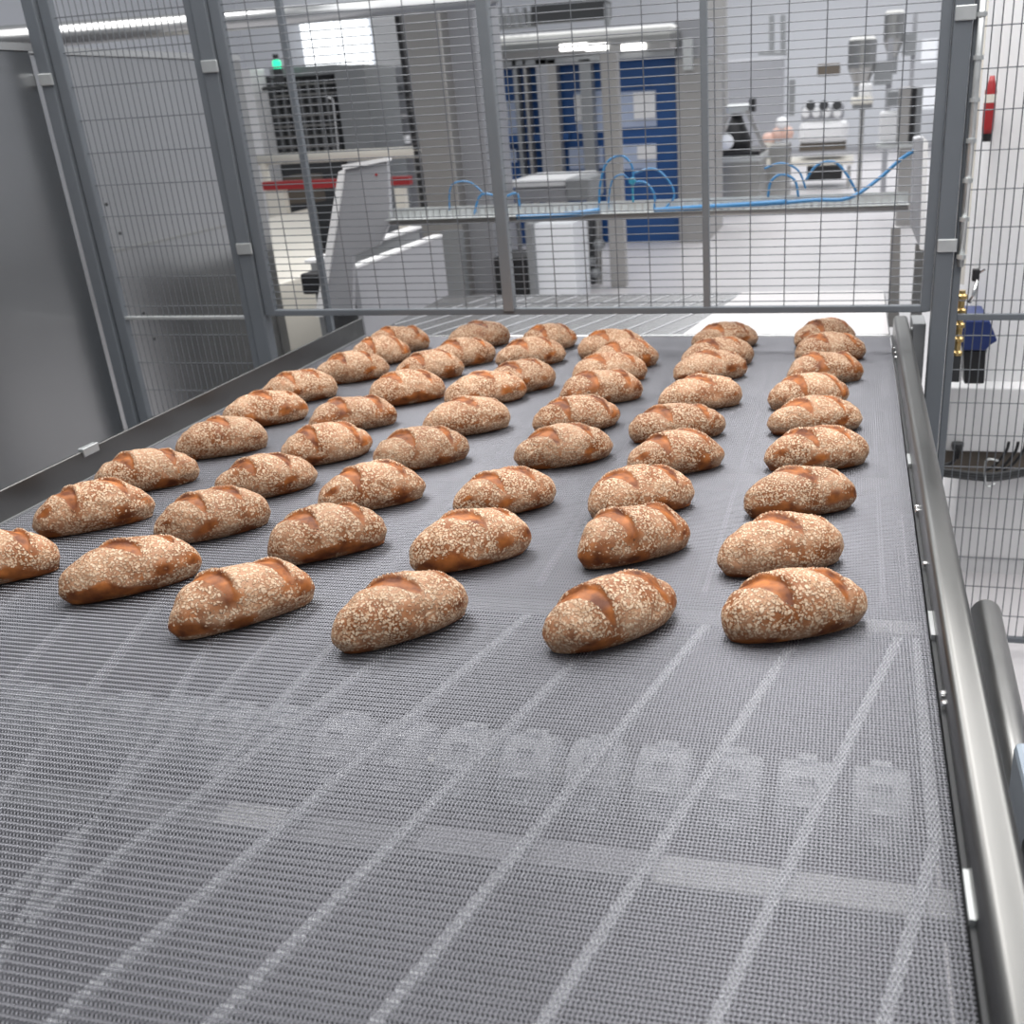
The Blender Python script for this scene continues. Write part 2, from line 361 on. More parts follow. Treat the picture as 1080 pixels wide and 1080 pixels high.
LOAVES = [
 (0.786,-2.125,0.249,0.44,0.124,0.101),(0.751,-1.892,0.245,0.43,0.122,0.099),(0.769,-1.624,0.237,0.38,0.119,0.091),
 (0.795,-1.344,0.250,0.33,0.119,0.091),(0.780,-1.079,0.249,0.33,0.119,0.090),(0.753,-0.859,0.233,0.40,0.119,0.091),
 (0.793,-0.620,0.239,0.36,0.118,0.089),(0.802,-0.360,0.241,0.34,0.118,0.086),(0.779,-0.162,0.220,0.45,0.117,0.088),
 (0.489,-2.171,0.250,0.77,0.122,0.099),(0.471,-1.880,0.236,0.61,0.121,0.098),(0.441,-1.658,0.245,0.52,0.120,0.095),
 (0.473,-1.402,0.240,0.47,0.118,0.090),(0.436,-1.163,0.256,0.38,0.118,0.087),(0.461,-0.892,0.247,0.43,0.118,0.089),
 (0.447,-0.599,0.233,0.46,0.118,0.086),(0.451,-0.433,0.246,0.44,0.118,0.089),(0.443,-0.180,0.240,0.44,0.118,0.086),
 (0.141,-2.221,0.246,0.81,0.121,0.099),(0.159,-1.940,0.240,0.65,0.121,0.099),(0.142,-1.674,0.232,0.55,0.118,0.088),
 (0.188,-1.360,0.251,0.53,0.119,0.093),(0.152,-1.103,0.245,0.51,0.118,0.089),(0.164,-0.857,0.257,0.49,0.119,0.092),
 (0.141,-0.643,0.250,0.49,0.118,0.089),(0.151,-0.468,0.237,0.54,0.118,0.089),(0.069,-0.303,0.240,0.52,0.118,0.088),
 (-0.165,-2.216,0.258,0.79,0.121,0.098),(-0.146,-1.937,0.244,0.64,0.120,0.096),(-0.170,-1.681,0.243,0.60,0.119,0.092),
 (-0.163,-1.416,0.242,0.61,0.119,0.094),(-0.138,-1.154,0.247,0.58,0.119,0.093),(-0.184,-0.881,0.245,0.56,0.118,0.090),
 (-0.116,-0.741,0.228,0.62,0.118,0.091),(-0.181,-0.428,0.245,0.56,0.119,0.091),(-0.184,-0.206,0.217,0.65,0.117,0.088),
 (-0.458,-2.133,0.249,0.72,0.120,0.094),(-0.452,-1.868,0.240,0.67,0.120,0.095),(-0.469,-1.627,0.235,0.63,0.119,0.091),
 (-0.436,-1.391,0.235,0.66,0.119,0.093),(-0.481,-1.147,0.250,0.57,0.118,0.088),(-0.431,-0.884,0.242,0.62,0.119,0.092),
 (-0.464,-0.626,0.231,0.63,0.118,0.089),(-0.418,-0.437,0.226,0.64,0.118,0.090),(-0.454,-0.175,0.240,0.61,0.118,0.089),
 (-0.765,-2.132,0.232,0.60,0.120,0.094),(-0.752,-1.864,0.250,0.66,0.120,0.097),(-0.793,-1.628,0.240,0.59,0.119,0.092),
 (-0.746,-1.373,0.236,0.61,0.119,0.094),(-0.772,-1.119,0.236,0.59,0.119,0.091),(-0.794,-0.880,0.236,0.58,0.118,0.090),
 (-0.734,-0.637,0.242,0.59,0.119,0.093),(-0.738,-0.418,0.217,0.65,0.118,0.092),(-0.742,-0.250,0.236,0.58,0.118,0.089)]
COLN = ['in the column along the right rail', 'in the second column from the right rail', 'in the third column from the right rail',
        'in the third column from the left rail', 'in the second column from the left rail', 'in the column along the left rail']
ROWN = ['nearest loaf', 'second loaf from the front', 'third loaf from the front', 'fourth loaf from the front', 'middle loaf, fifth from the front',
        'sixth loaf from the front', 'third loaf from the far end', 'last but one loaf', 'farthest loaf']
order = [0, 2, 4, 3, 5, 6, 8, 7, 1]
for i, (x, y, L, a, W, Z) in enumerate(LOAVES):
    c, r = divmod(i, 9); me = VAR[order[(i * 4 + c * 2) % 9]]
    o = bpy.data.objects.new('bread_loaf', me); C.objects.link(o)
    o.location = (x, y, H); o.rotation_euler = (0, 0, a); o.scale = (L / .245, W * 1.03 / .125, Z * 1.07 / me['top'])
    tag(o, '%s %s, oat-crusted' % (ROWN[r], COLN[c]), 'bread', 'oat-crusted loaves on the belt')

# ------------------------------------------------------------------ fences
FY = -.20
def wire_grid(mb, plane, c, u0, u1, z0, z1, du, dz, r=.0019, bulge=.0):
    """plane 'y': wires in x/z at y=c ; plane 'x': wires in y/z at x=c"""
    def P(u, z, o=0.): return (u, c + o, z) if plane == 'y' else (c + o, u, z)
    n = int((u1 - u0) / du)
    for k in range(1, n + 1):
        u = u0 + k * du
        if u < u1 - .004: mb.tube([P(u, z0), P(u, z1)], r, 5, False)
    n = int((z1 - z0) / dz)
    for k in range(1, n + 1):
        z = z1 - k * dz
        if z > z0 + .004: mb.tube([P(u0, z, .0028), P(u1, z, .0028)], r, 5, False)
    return mb
TOP = 2.55
gate = thing('mesh_guard_gate', (0, FY, H), 'grey wire mesh guard gate hanging across the belt above the farthest loaves', 'fence')
GB = H + .135
MB().box((-1.27, FY - .014, GB - .012), (1.10, FY + .014, GB + .010)).build('bottom_rail', M['post'], gate, .003)
MB().box((-1.27, FY - .014, TOP - .02), (1.10, FY + .014, TOP)).build('top_rail', M['post'], gate, .003)
MB().box((-1.287, FY - .015, GB - .01), (-1.247, FY + .015, TOP)).build('upright', M['post'], gate, .003)
MB().box((-.338, FY - .022, GB), (-.298, FY + .018, TOP)).build('upright', M['galv'], gate, .004)
MB().box((.374, FY - .012, GB), (.397, FY + .012, TOP)).build('upright', M['galv'], gate, .003)
mb = MB().box((1.078, FY - .015, GB - .01), (1.109, FY + .015, TOP)); mb.build('upright', M['post'], gate, .003)
wire_grid(MB(), 'y', FY, -1.27, 1.08, GB, TOP, .1125, .0253).build('wire_mesh', M['mesh'], gate, fix=False)

# left guard fence, in the same plane as the gate
lf = thing('wire_mesh_fence', (-1.65, FY, 0), 'wire mesh fence panel between the two left posts, steel sheet behind it', 'fence')
for z in (.09, H + .117, TOP - .01): MB().box((-1.912, FY - .010, z - .006), (-1.365, FY + .010, z + .006)).build('rail', M['zinc'] if z == H + .117 else M['post'], lf, .002)
MB().box((-1.950, FY - .016, .08), (-1.908, FY + .016, TOP)).build('upright', M['post'], lf, .003)
MB().box((-1.378, FY - .016, .08), (-1.350, FY + .016, TOP)).build('upright', M['post'], lf, .003)
wire_grid(MB(), 'y', FY, -1.912, -1.365, .09, TOP, .0250, .1125, .0018).build('wire_mesh', M['mesh'], lf, fix=False)
def post(x, y, w, d, label, clips):
    t = thing('fence_post', (x, y, 0), label, 'post', None)
    MB().box((x - w / 2, y - d / 2, .01), (x + w / 2, y + d / 2, TOP + .03)).build('column', M['post'], t, .004)
    MB().box((x - .07, y - .05, 0), (x + .07, y + .05, .01)).build('foot_plate', M['post'], t)
    for z in clips: MB().box((x - w / 2 + .002, y - d / 2 - .008, z - .020), (x + w / 2 + .008, y - d / 2, z + .020)).build('clamp', M['zinc'], t, .003)
    return t
post(-1.984, FY, .050, .055, 'leftmost grey fence post, against the steel sheet', (H + .98,))
post(-1.317, FY, .056, .055, 'grey fence post where the gate meets the left fence panel', (H + .985, H + .375))
post(1.1385, FY, .053, .055, 'grey gate post just right of the belt with two zinc clamps', (H + .985, H + .335))

# right floor-length fence panel
rf = thing('wire_mesh_fence', (1.7, FY, 0), 'tall floor-length wire mesh fence panel right of the conveyor', 'fence', None)
MB().box((1.169, FY - .015, .08), (1.193, FY + .015, TOP)).build('upright', M['post'], rf, .003)
MB().box((2.35, FY - .015, .08), (2.38, FY + .015, TOP)).build('upright', M['post'], rf, .003)
for z in (.085, H + .105, TOP - .01): MB().box((1.193, FY - .010, z - .010), (2.35, FY + .010, z + .010)).build('rail', M['post'], rf, .002)
wire_grid(MB(), 'y', FY, 1.195, 2.35, .09, TOP, .0266, .1130).build('wire_mesh', M['mesh'], rf, fix=False)
MB().tube([(1.188, FY - .03, H + .27), (1.188, FY - .03, TOP - .1)], .0105, 10).build('bolt_rod', M['zinc'], rf, smooth=True)
for k in range(9):
    z = H + .30 + k * .113
    MB().lathe((1.188, FY - .03, z), [(.015, -.006), (.015, .006)], 12).build('collar', M['zinc'], rf)
sp = thing('brass_spindle', (1.208, FY + .045, H), 'ribbed brass coloured spindle beside the right gate post at belt height', 'spindle')
prof = []
for k in range(14): prof += [(.011 if k % 3 else .019, k * .0155), (.011 if k % 3 else .019, k * .0155 + .010)]
MB().lathe((1.208, FY + .045, H - .03), prof, 14).build('spindle', M['brass'], sp)
MB().box((1.195, FY + .03, H - .12), (1.222, FY + .06, H - .03)).build('bracket', M['dark'], sp, .003)
# latch pieces
MB().box((1.225, FY - .045, H + .225), (1.246, FY - .02, H + .262)).build('latch', M['black'], rf, .003)
MB().tube([(1.24, FY - .04, H + .23), (1.232, FY - .05, H + .18), (1.222, FY - .045, H + .16)], .006, 8).build('latch_hook', M['bright'], rf, smooth=True)
MB().tube([(1.245, FY - .035, H + .25), (1.258, FY - .05, H + .262)], .004, 8).build('latch_lever', M['bright'], rf)
# bearing block between the right rail and the post
bb = thing('bearing_block', (1.10, -.12, H - .2), 'dark bolted bearing plate between the right rail and the gate post', 'bearing')
MB().box((1.062, -.16, H - .26), (1.104, -.02, H + .075)).build('plate', M['mgrey'], bb, .004)
for k in range(5): MB().lathe((1.062, -.145, H + .055 - k * .032), [(.0055, .002), (.0055, -.005)], 8, 'x').build('bolt', M['zinc'], bb)

# ------------------------------------------------------------------ left steel wall of the machine
ov = thing('oven_side_wall', (-2.16, -1.3, 0), 'tall stainless steel machine side sheet left of the belt', 'machine')
MB().box((-2.22, -.225, .0), (-2.12, 1.20, H + 1.075)).build('side_panel', M['panel'], ov, .004)
MB().box((-2.22, -4.2, .0), (-2.016, -.236, H + 1.075)).build('side_panel', M['panel'], ov, .004)
MB().box((-2.23, 1.20, 0), (-2.11, 1.27, H + 1.08)).build('corner_post', M['steel'], ov, .004)
MB().box((-2.235, -.225, H + 1.075), (-2.105, 1.27, H + 1.10)).box((-2.235, -4.2, H + 1.075), (-2.005, -.23, H + 1.10)).build('top_trim', M['mgrey'], ov)
for y, z in ((.10, .52), (.14, .40), (.17, .06), (.20, -.06)):
    MB().lathe((-2.12, y, H + z), [(.007, .0), (.007, .004)], 8, 'x').build('screw', M['dark'], ov)
MB().box((-2.12, .0, H + .33), (-2.105, 1.15, H + .342)).build('ledge', M['steel'], ov)
# overhead beam
p = atY(-70, 47, .10); q = atY(520, -1, 5.0)
bmo = MB().tube([p, q], .050, 16).build('overhead_pipe', M['panel'], smooth=True, loc=tuple((p + q) / 2))
tag(bmo, 'thick steel pipe crossing overhead from the top left corner', 'pipe')

# ------------------------------------------------------------------ gantry with hoses, just beyond the gate
GY = .62
ga = thing('spray_gantry', (0, GY, H), 'low steel gantry rail across the conveyor behind the gate', 'gantry')
a = atY(412, 238, GY); b = atY(958, 218, GY); zg = (a.z + b.z) / 2
MB().tube([(a.x, GY, zg + .006), (b.x, GY, zg + .006)], .014, 12).build('beam', M['pillar'], ga, smooth=True)
mb = MB().box((a.x, GY - .058, zg + .020), (b.x, GY + .05, zg + .022)).box((a.x, GY + .048, zg + .020), (b.x, GY + .051, zg + .060)).box((a.x, GY - .03, zg + .055), (b.x, GY - .026, zg + .059))
n = 74
for k in range(n): x = a.x + (b.x - a.x) * (k + .5) / n; mb.box((x - .004, GY - .031, zg + .020), (x + .004, GY - .027, zg + .058))
mb.build('cable_tray', M['zinc'], ga)
def prism_px(pts, Y, d): return MB().prism([atY(x, y, Y) for x, y in pts], (0, d, 0))
pl = [(364, 178), (408, 169), (412, 232), (400, 258), (372, 270), (372, 330), (344, 334), (345, 300)]
prism_px(pl, GY, .03).build('side_plate', M['lgrey'], ga, .003)
prism_px([(357, 181), (364, 178), (345, 300), (340, 334), (332, 334)], GY - .012, .05).build('plate_edge', M['white'], ga)
prism_px([(360, 174), (408, 166), (408, 170), (362, 179)], GY - .012, .05).build('plate_edge', M['white'], ga)
MB().lathe(tuple(atY(397, 184, GY)), [(.006, -.004), (.006, 0)], 10, 'y').build('hole_plug', M['red'], ga)
prism_px([(964, 146), (972, 144), (976, 150), (973, 263), (968, 258), (961, 240)], GY - .02, .12).build('end_plate', M['lgrey'], ga, .004)
prism_px([(974, 144), (979, 149), (975, 264), (970, 263)], GY - .03, .13).build('plate_edge', M['white'], ga)
prism_px([(966, 258), (975, 258), (972, 345), (960, 345)], GY, .05).build('stand', M['steel'], ga)
prism_px([(940, 240), (950, 240), (948, 345), (936, 345)], GY + .2, .04).build('stand', M['pillar'], ga)
def hose(pts, r, Y, label, m='hose', name='air_hose', group='blue hoses on the gantry rail'):
    P = [Vector(atY(x, y, Y + dy)) for x, y, dy in pts]; out = []
    for i in range(len(P) - 1):                     # smooth through the points
        p0 = P[max(i - 1, 0)]; p1 = P[i]; p2 = P[i + 1]; p3 = P[min(i + 2, len(P) - 1)]
        for k in range(5):
            t = k / 5; out.append(.5 * ((2 * p1) + (p2 - p0) * t + (2 * p0 - 5 * p1 + 4 * p2 - p3) * t * t + (3 * p1 - p0 - 3 * p2 + p3) * t ** 3))
    out.append(P[-1]); o = MB().tube(out, r, 8).build(name, M[m], smooth=True, loc=tuple(P[0]))
    return tag(o, label, 'hose', group)
hose([(545, 229, -.043), (575, 228, -.043), (605, 226, -.043), (632, 222, -.04)], .0115, GY, 'blue air hose lying on the gantry rail left of the teal valve')
hose([(690, 222, -.043), (720, 220, -.043), (770, 217, -.043), (830, 213, -.045)], .0105, GY, 'blue air hose lying on the gantry rail between middle upright and small loops')
hose([(825, 214, -.045), (860, 211, -.045), (895, 209, -.045), (925, 190, 0), (950, 168, 0), (966, 158, 0)], .0075, GY, 'blue air hose rising diagonally to the right end plate of the gantry')
hose([(632, 222, 0), (633, 195, 0), (640, 172, 0), (655, 164, 0), (666, 174, 0), (668, 190, 0)], .0050, GY, 'tall narrow blue hose loop left of the teal valve')
hose([(668, 183, .02), (690, 178, .02), (706, 192, .02), (711, 208, .02), (700, 221, .02)], .0045, GY, 'wide blue hose arch right of the teal valve')
hose([(670, 192, 0), (681, 193, 0), (690, 205, 0), (690, 221, 0)], .0050, GY, 'small inner blue hose arch under the teal valve')
hose([(641, 222, .02), (645, 192, .02), (656, 184, .02), (664, 190, .02)], .0035, GY, 'thin pale blue hose loop against the left of the valve')
hose([(810, 208, 0), (813, 192, 0), (824, 184, 0), (838, 190, 0), (842, 208, 0)], .0050, GY, 'round blue hose loop right of the middle upright')
hose([(850, 190, 0), (862, 174, 0), (880, 171, 0), (893, 184, 0), (903, 202, 0)], .0050, GY, 'large teal blue hose arch before the white kneading machine')
hose([(806, 178, .03), (824, 172, .03), (842, 180, .03), (850, 200, .03)], .0040, GY, 'thin blue hose crossing above the round loop')
hose([(500, 226, .03), (508, 205, .03), (530, 208, .03), (545, 204, .03), (548, 220, .03)], .0050, GY, 'tangled blue hose behind the left upright of the gate')
hose([(474, 222, .03), (476, 196, .03), (495, 192, .03), (512, 206, .03)], .0035, GY, 'faint thin blue hose loop left of the gate upright')
vv = thing('valve_block', tuple(atY(667, 215, GY)), 'small teal valve block on a stem where the hoses meet', 'valve')
c = atY(667, 191, GY); MB().lathe(tuple(c), [(.011, -.012), (.015, -.008), (.015, .008), (.011, .012)], 14, 'y').build('valve', M['teal'], vv)
MB().bar(c - Vector((0, 0, .014)), (c.x, c.y, zg + .058), .008, .008).build('stem', M['teal'], vv)

# ------------------------------------------------------------------ intake conveyor frame at the left behind the gate
ic = thing('intake_frame', (-1.6, 1.5, 0), 'light grey sheet-metal conveyor side with slanted outline behind the gate', 'conveyor')
X = -1.47; p1 = atX(376, 283, X); p2 = atX(466, 249, X)
MB().box((X - .03, p1.y, .0), (X, p2.y, p1.z)).build('side_sheet', M['lgrey'], ic, .003)
MB().box((X - .05, p1.y, p1.z), (X + .004, p2.y, p1.z + .012)).build('edge', M['white'], ic)
MB().box((X - .30, p1.y + .1, 0), (X - .27, p2.y + .3, p1.z + .015)).build('side_sheet', M['mgrey'], ic, .003)
MB().box((X - .33, p1.y + .1, p1.z + .015), (X - .25, p2.y + .3, p1.z + .028)).build('edge', M['white'], ic)
MB().box((X - .27, p1.y + .05, p1.z - .10), (X - .05, p2.y, p1.z - .08)).build('bed', M['dark'], ic)
MB().box((X - .30, p1.y - .02, p1.z - .12), (X - .10, p1.y + .1, p1.z - .02)).build('roller', M['black'], ic, .01)

# machinery stand left behind the corner post
def simple(name, px, Y, d, m, label, cat, bevel=.01, group=None, z0=None):
    a, b = pbox(*px, Y, d)
    if z0 is not None: a = (a[0], a[1], z0)
    mb = MB().box(a, b); o = mb.build(name, M[m], bevel=bevel, loc=((a[0] + b[0]) / 2, a[1], a[2])); return tag(o, label, cat, group)
def P(px, Y, d, m, par, name, bevel=.004, z0=None):
    a, b = pbox(*px, Y, d)
    if z0 is not None: a = (a[0], a[1], z0)
    return MB().box(a, b).build(name, M[m], par, bevel)
# slim upright standing behind the gate at the left
p = atY(320, 165, .35); u = thing('slim_upright', (p.x, .35, 0), 'slim grey machine upright behind the left end of the gate', 'post')
MB().box((p.x - .013, .337, 0), (p.x + .013, .363, TOP)).build('upright', M['post'], u, .002); MB().box((p.x - .04, .31, 0), (p.x + .04, .39, .008)).build('foot', M['post'], u)
# cream tub machine
tb = thing('cream_tank', (-3.2, 2.9, 0), 'cream white flat-topped bin seen through the mesh at the left', 'bin')
a = atZ(283, 230, H - .02); b = atZ(333, 218, H - .02); c_ = atZ(338, 285, H - .02); d_ = atZ(292, 300, H - .02)
MB().prism([(v.x, v.y, 0.30) for v in (a, b, c_, d_)], (0, 0, H - .02 - .30)).build('body', M['cream'], tb, .01)
MB().prism([(v.x, v.y, 0.0) for v in (a, b, c_, d_)], (0, 0, .30)).build('plinth', M['dark'], tb)
P((300, 186, 326, 200), b.y + .4, .3, 'brown', tb, 'control_box', z0=H - .02)
rb = thing('red_beam', (-4, 5.2, 0), 'red horizontal beam at the left below the cream pipe', 'beam')
P((276, 189, 432, 198), 5.2, .08, 'red', rb, 'beam'); P((282, 198, 300, 222), 5.22, .08, 'cream', rb, 'leg', z0=0); P((418, 198, 428, 240), 5.22, .08, 'cream', rb, 'leg', z0=0)
p = atY(268, 169, 5.7); q = atY(442, 160, 5.7)
cp = MB().tube([p, q], .050, 12).tube([(p.x + .1, p.y, 0), (p.x + .1, p.y, p.z)], .04, 10).build('cream_pipe', M['cream'], smooth=True, loc=tuple((p + q) / 2)); tag(cp, 'thick cream coloured pipe running level behind the gate', 'pipe')
# dark rack machine
rk = thing('rack_machine', (-5, 6.2, 0), 'dark grey cabinet with open rack grille at the upper left', 'machine')
P((286, 78, 356, 168), 7.4, .6, 'dark', rk, 'grille_back', z0=0); P((284, 70, 356, 80), 7.3, .7, 'mgrey', rk, 'hood'); P((358, 68, 390, 165), 7.2, .8, 'mgrey', rk, 'side_cabinet', z0=0)
for k in range(7): P((292 + k * 9, 84, 294 + k * 9, 160), 7.35, .05, 'mgrey', rk, 'rack_bar', 0)
for k in range(7): P((288, 88 + k * 11, 356, 89.5 + k * 11), 7.32, .05, 'pillar', rk, 'shelf_bar', 0)
p = atY(351, 105, 7.1); q = atY(357, 160, 7.1); MB().tube([p + Vector((-.06, 0, .03)), p, q], .012, 8).build('handle', M['bright'], rk)
gb = thing('signal_beacon', tuple(atY(292, 80, 7.1)), 'green glowing signal beacon above the rack machine', 'beacon')
c = atY(292, 68, 7.1); MB().lathe(tuple(c), [(.045, -.04), (.045, .03), (.03, .045)], 14).build('lens', M['green'], gb); MB().lathe(tuple(c), [(.05, -.19), (.05, -.04)], 14).build('base', M['dark'], gb)
MB().lathe(tuple(c), [(.03, .045), (.03, .10)], 12).build('cap', M['dark'], gb)
p = atY(260, 95, 7.1); q = atY(300, 92, 7.1); MB().tube([p, q], .02, 8).build('arm', M['dark'], gb)
simple('white_column', (256, 72, 274, 200), 6.9, .3, 'white', 'white square column beside the corner post at the left', 'column', z0=0)
# windows
tag(simple('window_1', (319, 22, 352, 72), 14., .1, 'glow', '', ''), kind='structure'); tag(simple('window_2', (356, 20, 388, 72), 14., .1, 'glow', '', ''), kind='structure')
for o in bpy.data.objects:
    if o.name.startswith('window_'):
        for k in ('label', 'category'):
            if k in o: del o[k]
tag(simple('wall_inner', (255, -60, 445, 150), 14.2, .2, 'wall', '', ''), kind='structure')
mac = thing('shelving_unit', (-5, 9, 0), 'blurred light grey shelving with jumbled goods left of the wide pillar', 'shelving')
P((393, 18, 424, 70), 9.4, .5, 'white', mac, 'cabinet'); P((393, 70, 430, 165), 9.4, .5, 'lgrey', mac, 'cabinet', z0=0)
rnd = random.Random(3)
for k in range(14):
    x = rnd.uniform(396, 422); y = rnd.uniform(80, 150); P((x, y, x + rnd.uniform(4, 9), y + rnd.uniform(4, 10)), 9.2, .15, rnd.choice(['mgrey', 'white', 'pillar', 'plastic', 'dark']), mac, 'tub')
ch = thing('chain_guide', tuple(atY(433, 216, 4.9)), 'black vertical energy chain on the edge of the wide grey pillar', 'chain')
pts = [(420, 18), (426, 60), (432, 110), (440, 160), (447, 216)]
for k in range(30):
    t = k / 29 * 4; i = min(3, int(t)); f = t - i; x = pts[i][0] + (pts[i + 1][0] - pts[i][0]) * f; y = pts[i][1] + (pts[i + 1][1] - pts[i][1]) * f
    v = atY(x, y, 4.9); MB().box(v - Vector((.02, .03, .024)), v + Vector((.02, .03, .024))).build('link', M['black'], ch)
simple('steel_pillar', (431, -40, 476, 306), 6.9, .9, 'pillar', 'wide grey steel cabinet pillar left of the gate upright', 'cabinet', .02, z0=0)
a, b = pbox(468, -40, 509, 306, 6.6, .9)
sp2 = simple('steel_pillar', (475, -40, 511, 306), 7.1, .8, 'lgrey', 'lighter beige-grey cabinet pillar immediately behind the gate upright', 'cabinet', .02, z0=0)
simple('support_leg', (468, 244, 487, 308), 6.3, .15, 'mgrey', 'dark grey square leg below the gantry at the left', 'leg', z0=0)
# blue enclosure
BY = 11.
be = thing('blue_enclosure', (-2, BY, 0), 'large blue-panelled machine enclosure with windows and steel roof', 'machine')
P((503, 62, 714, 216), BY, 1.6, 'blue', be, 'panel', z0=0)
P((488, 32, 716, 62), BY - .35, 2.2, 'steel', be, 'roof', .12); P((500, 50, 712, 66), BY - .3, .3, 'mgrey', be, 'roof_edge')
for x0, x1 in ((590, 618), (617, 640), (655, 680)): P((x0, 46, x1, 53), BY - .42, .1, 'lamp', be, 'lamp')
for r_ in ((505, 107, 546, 142), (607, 96, 636, 140), (653, 96, 692, 134), (653, 152, 692, 178), (505, 158, 545, 172), (600, 155, 636, 178)): P(r_, BY - .04, .05, 'glass', be, 'window_pane')
for r_ in ((668, 97, 691, 125), (672, 154, 692, 168), (606, 100, 615, 128), (529, 108, 535, 132)): P(r_, BY - .08, .05, 'white', be, 'notice')
for x0, x1, m in ((545, 549, 'mgrey'), (569, 581, 'lgrey'), (581, 590, 'pillar'), (614, 626, 'mgrey'), (556, 559, 'pillar')): P((x0, 62, x1, 200), BY - .3, .2, m, be, 'frame_post', z0=0)
P((503, 62, 640, 70), BY - .25, .2, 'lgrey', be, 'frame_beam'); P((503, 142, 600, 150), BY - .15, .1, 'blue', be, 'frame_beam')
P((714, 62, 745, 216), BY - .2, 1.8, 'pillar', be, 'side_cabinet', z0=0); P((712, 20, 742, 62), BY - .1, 1.2, 'lgrey', be, 'duct'); P((720, 40, 730, 74), BY - .35, .12, 'zinc', be, 'junction_box')
rp = thing('roof_piping', tuple(atY(560, 30, BY + .4)), 'tangle of dark pipes and cable runs on the roof of the blue enclosure', 'pipes')
P((560, 3, 640, 22), BY + .3, .3, 'dark', rp, 'cable_duct'); P((500, 14, 560, 30), BY + .3, .3, 'mgrey', rp, 'pipe_block')
for k in range(7): P((503 + k * 8, 8, 506 + k * 8, 28), BY + .1, .08, 'bright', rp, 'fitting', 0)
P((637, 4, 642, 27), BY + .2, .1, 'mgrey', rp, 'bracket')
# steel post and piping in front of the enclosure
cs = simple('steel_column', (638, 55, 655, 297), 7.4, .14, 'pillar', 'tall narrow beige steel column in front of the blue enclosure', 'column', z0=0)
pv = thing('pipe_stand', (-2.1, 7.5, 0), 'cluster of steel pipes and valves on the floor behind the white cabinet', 'pipes')
for x, m in ((610, 'pillar'), (617, 'bright'), (624, 'dark'), (631, 'steel')):
    p = atY(x, 232, 7.5); q = atY(x + 1, 292, 7.5); MB().tube([p, (q.x, 7.5, .02)], .035, 10).build('pipe', M[m], pv)
for x, y in ((612, 262), (622, 276), (632, 258), (628, 288)): MB().lathe(tuple(atY(x, y, 7.42)), [(.05, -.043), (.07, 0), (.05, .05)], 12).build('valve', M['mgrey'], pv)
wc = thing('white_cabinet', (-2.4, 6.9, 0), 'pale grey floor cabinet with black fan openings under the gantry', 'cabinet')
P((562, 236, 606, 306), 6.6, .6, 'plastic', wc, 'body', z0=.0); P((522, 272, 556, 308), 6.5, .6, 'black', wc, 'fan_opening', z0=0); P((533, 278, 541, 284), 6.42, .06, 'bright', wc, 'fan_hub'); P((556, 236, 563, 308), 6.5, .6, 'mgrey', wc, 'frame', z0=0)
tr = thing('white_chute', (-2.6, 8, 0), 'white tray table with grey rounded front before the blue enclosure', 'table')
P((537, 190, 604, 197), 8., 1.2, 'white', tr, 'top'); P((541, 197, 600, 214), 8.05, .9, 'lgrey', tr, 'apron', .05); P((596, 188, 622, 212), 7.9, .7, 'mgrey', tr, 'drive_box', .03)
P((545, 214, 549, 300), 8.1, .08, 'steel', tr, 'leg', z0=0); P((588, 214, 592, 300), 8.1, .08, 'steel', tr, 'leg', z0=0)

# ------------------------------------------------------------------ right half background
def under(par, x0, x1, y, Y): 
    for x in (x0, x1): P((x, y, x + 3, y + 30), Y + .05, .08, 'steel', par, 'leg', 0, z0=0)
dh = thing('dough_divider', (1, 15, 0), 'steel machine with black top and slanted A-frame struts left of the mixers', 'machine')
P((751, 170, 801, 214), 14., 1.4, 'steel', dh, 'body', .03, z0=.0); P((750, 160, 801, 165), 13.9, 1.5, 'black', dh, 'top_edge'); P((749, 165, 803, 171), 13.9, 1.5, 'zinc', dh, 'top')
for (xa, ya), (xb, yb) in (((788, 116), (806, 156)), ((768, 120), (752, 154))): MB().bar(atY(xa, ya, 13.9), atY(xb, yb, 13.9), .07, .07).build('strut', M['bright'], dh)
P((766, 110, 792, 120), 14.2, .5, 'zinc', dh, 'head', .03); P((790, 104, 796, 118), 14.1, .3, 'black', dh, 'lever')
c = atY(777, 142, 14.4); MB().lathe(tuple(c), [(.02, -.45), (.22, -.30), (.26, -.1), (.14, .15), (.08, .32)], 16).build('motor', M['black'], dh, smooth=True)
c = atY(766, 150, 14.); MB().lathe(tuple(c), [(.02, -.1), (.12, -.06), (.12, .06), (.02, .1)], 16, 'y').build('handwheel', M['plastic'], dh)
ct = thing('ingredient_cart', (1.4, 17, 0), 'small steel cart with tubs of pinkish dough by the white machine', 'cart')
P((803, 152, 832, 172), 16.5, .8, 'steel', ct, 'body', .02, z0=0)
P((805, 168, 812, 176), 16.3, .1, 'cream', ct, 'label')
for x, y, s, m in ((806, 142, 9, 'pink'), (816, 136, 10, 'pink'), (821, 126, 8, 'white'), (826, 136, 8, 'pink'), (806, 148, 8, 'cream')):
    c = atY(x + s / 2, y + s / 2, 16.6); MB().lathe(tuple(c), [(.02, -.12), (.10, -.10), (.13, 0), (.09, .09), (.02, .11)], 14).build('tub', M[m], ct, smooth=True)
kn = thing('kneading_machine', (2.2, 18, 0), 'white boxy kneading machine with row of dark knobs', 'machine')
P((842, 128, 894, 152), 18., 1.2, 'white', kn, 'body', .12); P((845, 108, 890, 130), 18.2, 1., 'lgrey', kn, 'head', .1); P((843, 152, 892, 159), 18., 1.2, 'brown', kn, 'base'); P((800, 170, 900, 175), 17.9, 1.4, 'cream', kn, 'bench')
